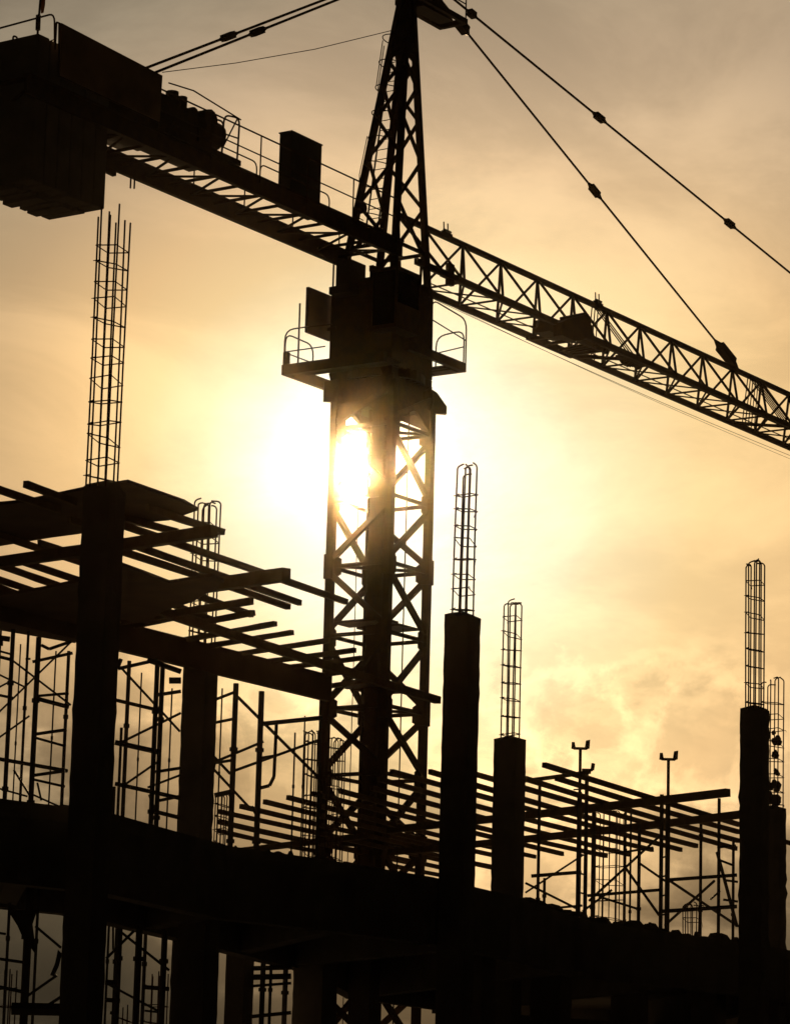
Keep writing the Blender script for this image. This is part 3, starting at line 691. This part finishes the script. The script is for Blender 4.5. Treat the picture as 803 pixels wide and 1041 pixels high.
m.build('side_lacing', STEEL, jb); fl.build('bottom_lacing', STEEL, jb)
for (s1, n2) in ((11.2, 3), (21.5, 5)):    # doubled lacing where the jib sections are pinned
    m = MB()
    for i in range(n2):
        for sg in (-1, 1): m.tube(K(s1+.18*i, 0, JT), K(s1+1.0+.22*i, sg*JW, JB), .02, 5)
    m.bar(K(s1+.3, -JW, JB-.02), K(s1+1.6, JW, JB-.02), .06, .10)
    m.build('section_joint', STEEL, jb)
def lamp_pair(px, py):
    s1, z1 = cs(px, py, 0); o = MB()
    for d in (-.09, .12): o.tube(K(s1+d, 0, JT+.05), K(s1+d-.03, 0, JT+.42), .022, 6); o.tube(K(s1+d-.02, 0, JT+.2), K(s1+d+.14, 0, JT+.2), .035, 6)
    o.bar(K(s1-.2, 0, JT+.12), K(s1+.32, 0, JT+.12), .06, .06)
    o.build('pulley_guide', STEEL, jb)
lamp_pair(453, 243); lamp_pair(607, 311)
m = MB(); m.box(K(1.95, JW-.1, JB-.25), u*.28, v*.12, Z*.62); m.build('limit_switch_box', STEEL, jb)
m = MB(); m.tube(K(2.2, .0, JB-.08), K(JE, .0, JB-.08), .02, 5); m.tube(K(2.2, .3, JB+.10), K(JE, .3, JB+.10), .012, 5); m.build('trolley_rope', STEEL, jb)
m = MB(); pts = []
a = K(2.6, -JW, JB-.1); b = HIT(803, 463, -JW-.15)
for i in range(13): t = i/12; pts.append(a.lerp(b, t)-Z*.12*math.sin(t*math.pi))
m.path(pts, .009, 4); pts = [q+Z*.05*(1-i/12)-Z*.12*(i/12) for i, q in enumerate(pts)]; m.path(pts, .007, 4); m.build('slack_cable', STEEL, jb)
# trolley with side panel
tr = empty('trolley', (0, 0, 0)); tr.parent = cr
m = MB(); m.box(K(8.45, -JW+.08, JB-.20), u*2.6, v*.09, Z*.10); m.box(K(8.3, JW-.2, JB-.20), u*2.8, v*.10, Z*.12); m.box(K(8.6, -JW+.1, JB-.19), u*.12, v*1.4, Z*.08); m.box(K(9.3, -JW+.1, JB-.19), u*.10, v*1.4, Z*.08)
m.box(K(10.2, -JW+.1, JB-.18), u*.10, v*1.4, Z*.07); m.box(K(10.8, -JW+.1, JB-.18), u*.10, v*1.4, Z*.07)
m.build('trolley_frame', STEEL, tr)
m = MB(); m.box(K(7.95, -.10, JB-.18), u*1.1, v*.55, Z*.38); m.box(K(8.3, JW-.5, JB-.02), u*1.6, v*.4, Z*.22); m.tube(K(8.4, .1, JB+.05), K(8.4, .6, JB+.05), .2, 12); m.tube(K(8.9, .3, JB+.1), K(9.5, .3, JB+.1), .17, 12)
pa = [HIT(572, 325, JW+.1), HIT(594, 319.5, JW+.1), HIT(600, 342, JW+.1), HIT(580, 347, JW+.1), HIT(567, 341, JW+.1), HIT(567, 328, JW+.1)]
m.plate(pa, v, .3); m.path([HIT(570, 323.5, JW+.1), HIT(595, 318.5, JW+.1)], .05, 6)
for (x, y) in ((572,324),(577,323),(582,322),(588,321)): m.tube(HIT(x, y, JW+.1), HIT(x, y+6, JW+.1), .035, 5)
m.build('winch_housing', STEEL, tr)
m = MB()
for d in (0, .22, .44): m.tube(K(9.9+d, -.3, JB-.22), K(10.1+d, .4, JB-.1), .045, 6)
m.tube(K(9.9, -.3, JB-.22), K(10.5, -.3, JB-.22), .05, 8); m.build('hook_sheaves', STEEL, tr)
m = MB()
for i in range(7):
    s1 = 12.3+i*.16; m.tube(K(s1, JW*.55, JB-.14-.05*math.sin(i)), K(s1+.25, JW*.8, JB+.10), .09, 7)
m.box(K(12.0, JW*.5, JB-.10), u*1.4, v*.3, Z*.10); m.build('cable_bundle', STEEL, jb)

# forestays
def stay(a, b, r, lumps, name='tie_bar'):
    o = MB().tube(a, b, r, 8).build(name, STEEL, cr); L_ = (b-a).length; d = (b-a).normalized()
    for (t, ln, rr) in lumps:
        c0 = a+d*(t*L_); m = MB(); m.tube(c0-d*ln/2, c0-d*ln*.28, r, 8, rr); m.bar(c0-d*ln*.28, c0+d*ln*.28, rr*2, rr*2.2); m.tube(c0+d*ln*.28, c0+d*ln/2, rr, 8, r*1.2); m.build('turnbuckle', STEEL, o)
    return o
def tfrac(a, b, px, py):            # parameter of the point nearest to the photograph's pixel
    best = 0; bd = 1e9
    for i in range(1001):
        t = i/1000; q = a.lerp(b, t)-CAM; w_ = q.dot(Fw); x = PX+FPX*q.dot(Rt)/w_; y = PY-FPX*q.dot(Up)/w_
        if (x-px)**2+(y-py)**2 < bd: bd = (x-px)**2+(y-py)**2; best = t
    return best
s1, z1 = cs(463, 18, 0); a = K(s1, 0, z1); b = K(20.85, 0, JT+.05); a = a+(a-b).normalized()*1.3
stay(a, b, .034, [(tfrac(a, b, 600, 197), .85, .085), (tfrac(a, b, 737, 361), 1.75, .13), (tfrac(a, b, 468, 29), .7, .12)])
s1, z1 = cs(474, 9, 0); a = K(s1, 0, z1); b = K(47.5, 0, JT+.05)
q = HIT(803, 277, 0); d = (q-a).normalized(); b = a+d*((b-a).length); b = K(56.6, 0, JT+.05) if 0 else b
a = a-d*1.2
# the long bar runs on to the outer jib
JX = (b-AX).dot(u)
stay(a, b, .036, [(tfrac(a, b, 607, 121), .85, .085), (tfrac(a, b, 741, 228), .85, .085), (tfrac(a, b, 479, 15), .5, .09)])
if JX > JE-1: pass
m = MB(); m.bar(K(JX, 0, JT), b, .12, .12); m.build('stay_lug', STEEL, jb)
# backstays
for lat, (x0, y0), (x1, y1), lx in ((-.12, (150,68), (300,10.5), ((232,36.5),)), (.14, (157,73.5), (262,31.5), ((261,30),))):
    a = HIT(x0, y0, lat); q = HIT(x1, y1, lat); d = (q-a).normalized(); L_ = (K(.4, 0, 0)-a).dot(u)/d.dot(u)
    b = a+d*L_; a2 = a-d*3.2
    stay(a2, b, .036, [(tfrac(a2, b, *l), .85, .085) for l in lx])
MB().path([HIT(165, 73, 0), HIT(240, 63.5, 0), HIT(320, 49.5, 0), HIT(404, 29, 0)], .011, 4).build('hoist_rope', STEEL, cr)

# counter jib
CJ0, CJ1, CW = -.6, -16.4, .85
cj = empty('counter_jib', (0, 0, 0)); cj.parent = cr
for sgn in (-1, 1):
    zc = 25.64 if sgn > 0 else 25.53; m = MB(); m.bar(K(CJ0, sgn*CW, zc), K(CJ1, sgn*CW, zc), .10, .42); m.bar(K(CJ0, sgn*CW, zc-.22), K(CJ1, sgn*CW, zc-.22), .14, .05); m.bar(K(CJ0, sgn*CW, zc+.22), K(CJ1, sgn*CW, zc+.22), .20, .05)
    m.build('girder', STEEL, cj)
m = MB(); s_ = -1.2; i = 0
while s_ > -16:
    m.bar(K(s_, -CW, 25.5), K(s_, CW, 25.5), .06, .07)
    m.bar(K(s_, -CW if i % 2 else CW, 25.46), K(s_-.95, CW if i % 2 else -CW, 25.46), .05, .05)
    s_ -= .95; i += 1
m.build('floor_bracing', STEEL, cj)
m = MB(); m.box(K(-11.0, .50, 25.80), u*9.4, v*.30, Z*.03); m.box(K(-16.2, -CW, 25.86), u*5.4, v*1.7, Z*.04); m.build('walkway', STEEL, cj)
m = MB(); m.tube(K(-12.4, -CW, 25.4), K(-12.4, -CW, 25.08), .03); m.tube(K(-10.3, -CW, 25.4), K(-10.3, -CW, 25.0), .025); m.tube(K(-10.15, -CW, 25.4), K(-10.15, -CW, 25.03), .025); m.bar(K(-12.5, -CW, 25.3), K(-10, -CW, 25.3), .05, .05)
m.bar(K(-11.4, -CW, 25.22), K(-10.95, -CW, 25.2), .12, .14); m.build('hanging_bolt', STEEL, cj)
def rail(lat, s_a, s_b, z_, hgt, step, name='handrail', hoops=()):
    m = MB(); m.tube(K(s_a, lat, z_+hgt), K(s_b, lat, z_+hgt), .022, 6); m.tube(K(s_a, lat, z_+hgt*.5), K(s_b, lat, z_+hgt*.5), .018, 6)
    n_ = int(abs(s_b-s_a)/step)
    for i in range(n_+1): ss = s_a+(s_b-s_a)*i/n_; m.tube(K(ss, lat, z_-.2), K(ss, lat, z_+hgt), .022, 6)
    for (h0, h1) in hoops: m.path(arch([K(h0, lat, z_-.1), K(h0, lat, z_+hgt*.28), K(h1, lat, z_+hgt*.28), K(h1, lat, z_-.1)], .2), .02)
    m.build(name, STEEL, cj)
rail(.95, -11.5, -1.0, 25.9, 1.05, 1.8, hoops=((-11, -7.45), (-7.3, -5.2), (-5.2, -4.2)))
rail(-.95, -7.6, -1.0, 25.9, .95, 1.9)
m = MB()   # gate hoops beside the winch
for lat in (.45, .95): m.path(arch([K(-8.30, lat, 25.95), K(-8.25, lat, 27.15), K(-8.9, lat, 27.05), K(-8.95, lat, 25.95)], .22), .026)
m.tube(K(-8.3, .95, 26.6), K(-8.95, .95, 26.55), .02); m.tube(K(-8.9, .95, 26.2), K(-8.35, .95, 27.1), .02); m.path([K(-8.2, .95, 27.12), K(-10.2, .95, 27.3), K(-11.2, .95, 27.2)], .02)
m.box(K(-11.3, .55, 25.9), u*3.15, v*.42, Z*.14)
m.build('gate_hoop', STEEL, cj)
# hoist winch
hw = empty('hoist_winch', (0, 0, 0)); hw.parent = cr
m = MB(); m.box(K(-13.25, -.6, 25.9), u*1.1, v*1.3, Z*1.0); m.box(K(-11.6, -.6, 25.9), u*1.2, v*1.3, Z*1.1); m.bar(K(-12.2, .6, 25.9), K(-11.6, .6, 26.9), .16, .1); m.box(K(-12.2, -.6, 25.9), u*.7, v*1.2, Z*.16); m.build('resistor_box', STEEL, hw)
m = MB(); m.tube(K(-9.7, -.55, 26.50), K(-9.7, .35, 26.50), .52, 18); m.tube(K(-9.7, -.6, 26.5), K(-9.7, -.52, 26.5), .60, 18); m.tube(K(-9.7, .33, 26.5), K(-9.7, .41, 26.5), .58, 18); m.build('drum', STEEL, hw)
m = MB(); m.tube(K(-9.1, .18, 26.76), K(-8.25, .18, 26.76), .37, 16); m.tube(K(-8.25, .18, 26.74), K(-8.12, .18, 26.74), .25, 14, .18); m.tube(K(-8.85, .5, 27.0), K(-8.85, -.3, 27.02), .28, 12); m.build('motor', STEEL, hw)
m = MB(); m.box(K(-10.4, -.5, 25.9), u*2.0, v*1.0, Z*.32); m.box(K(-9.3, .0, 26.22), u*.5, v*.5, Z*.5); m.tube(K(-10.1, .2, 26.9), K(-10.1, .2, 27.42), .17, 10); m.tube(K(-9.75, .25, 27.0), K(-9.75, .25, 27.38), .13, 8); m.box(K(-10.6, -.4, 26.22), u*.6, v*.8, Z*.35); m.tube(K(-10.3, -.4, 26.75), K(-10.3, .3, 26.75), .32, 14); m.tube(K(-9.35, -.1, 27.02), K(-9.35, .35, 27.02), .2, 12)
m.build('gearbox', STEEL, hw)
# electric cabinet
m = MB(); m.box(K(-5.25, .02, 25.72), u*1.38, v*.40, Z*2.02); m.box(K(-5.28, .0, 27.74), u*1.43, v*.44, Z*.04); m.tube(K(-4.95, .3, 27.78), K(-4.95, .3, 27.85), .025)
eo = m.build('electrical_cabinet', CABP, cr, .02)
# sign board on the near side rail
sg = empty('sign_board', (0, 0, 0)); sg.parent = cr
c4 = [HIT(x, y, 1.05) for x, y in ((62,23),(164.5,76.5),(161.5,123),(61.5,76))]
m = MB(); m.plate(c4, v, .05); m.build('board_panel', BOARD, sg)
m = MB(); c5 = [q-v*.05 for q in c4]
for i in range(4): m.tube(c5[i], c5[(i+1) % 4], .03, 6)
a, b = HIT(59, 26, 1.0), HIT(56, 50, 1.0); m.path(arch([c5[0], HIT(57.5, 21.5, 1.0), b], .2), .025)
m.build('board_frame', STEEL, sg)
# counterweight stack
zb = [23.35, 24.2, 25.0]; 
n_ = 6; L0_ = -16.0; W_ = 2.75/n_
for i in range(n_):
    s_ = L0_+i*W_; jz = random.uniform(-.03, .03); m = MB(); m.box(K(s_+.012, -.80, 23.42+jz), u*(W_-.024), v*1.6, Z*(27.0-23.42)); 
    m.build('counterweight_block', CONC, cr, .04)
m = MB()
for (d0, w_, hh) in ((.1, .3, .10), (.62, .22, .05), (.95, .34, .12), (1.5, .2, .07), (1.85, .35, .10), (2.35, .3, .05)):
    m.bar(K(-15.9+d0, -.80, 23.40), K(-15.9+d0, .3, 23.40), w_, hh*2)
m.box(K(-15.95, -.3, 23.39), u*2.6, v*.5, Z*.03)
m.build('counterweight_bearer', CONC, cr)
for ss, ll in ((-15.4, -.75), (-15.85, -.1)):
    m = MB(); m.path(arch([K(ss, ll, 27.0), K(ss, ll, 27.14), K(ss+.13, ll+.02, 27.14), K(ss+.13, ll+.02, 27.0)], .05), .025); m.build('lifting_loop', REBAR, cr)
m = MB(); zt = 27.0
m.path(arch([HIT(-30, 36.5, .5), HIT(0, 28, .5), HIT(55.5, 13, .5), HIT(55.5, 47, .5)], .22), .024)
m.path([HIT(55, 40, .5), HIT(50, 42, .5)], .02); m.tube(HIT(38, 38, .5), HIT(39.5, 14, .5), .03); m.tube(HIT(38.5, 30, .5), HIT(39, 15, .5), .065)
m.build('end_rail', STEEL, cr)
fo = empty('windsock', (0, 0, 0)); fo.parent = cr
m = MB(); m.tube(HIT(39.5, 18, .5), HIT(42, -12, .5), .03); m.build('pole', STEEL, fo)
m = MB(); m.plate([HIT(41.5, -10, .5), HIT(46, -8, .5), HIT(45.5, 4, .5), HIT(44, 12, .5), HIT(42, 13, .5), HIT(41.8, 6, .5)], (.3, 1, .1), .05); m.build('cloth', FLAGM, fo)

# ------------------------------------------------------------------ the evening air
hz = MB(); hz.box((-75, -8, -1.5), (150, 0, 0), (0, 150, 0), (0, 0, 44)); ho = hz.build('haze', EARTH); tag(ho, kind='stuff')
hm = bpy.data.materials.new('evening_haze'); hm.use_nodes = True; nt = hm.node_tree; nt.nodes.clear()
o_ = nt.nodes.new('ShaderNodeOutputMaterial'); pv = nt.nodes.new('ShaderNodeVolumePrincipled')
pv.inputs['Color'].default_value = (.98, .80, .58, 1); pv.inputs['Density'].default_value = HAZE_D; pv.inputs['Anisotropy'].default_value = HAZE_G
nt.links.new(pv.outputs[0], o_.inputs['Volume']); ho.data.materials.clear(); ho.data.materials.append(hm)
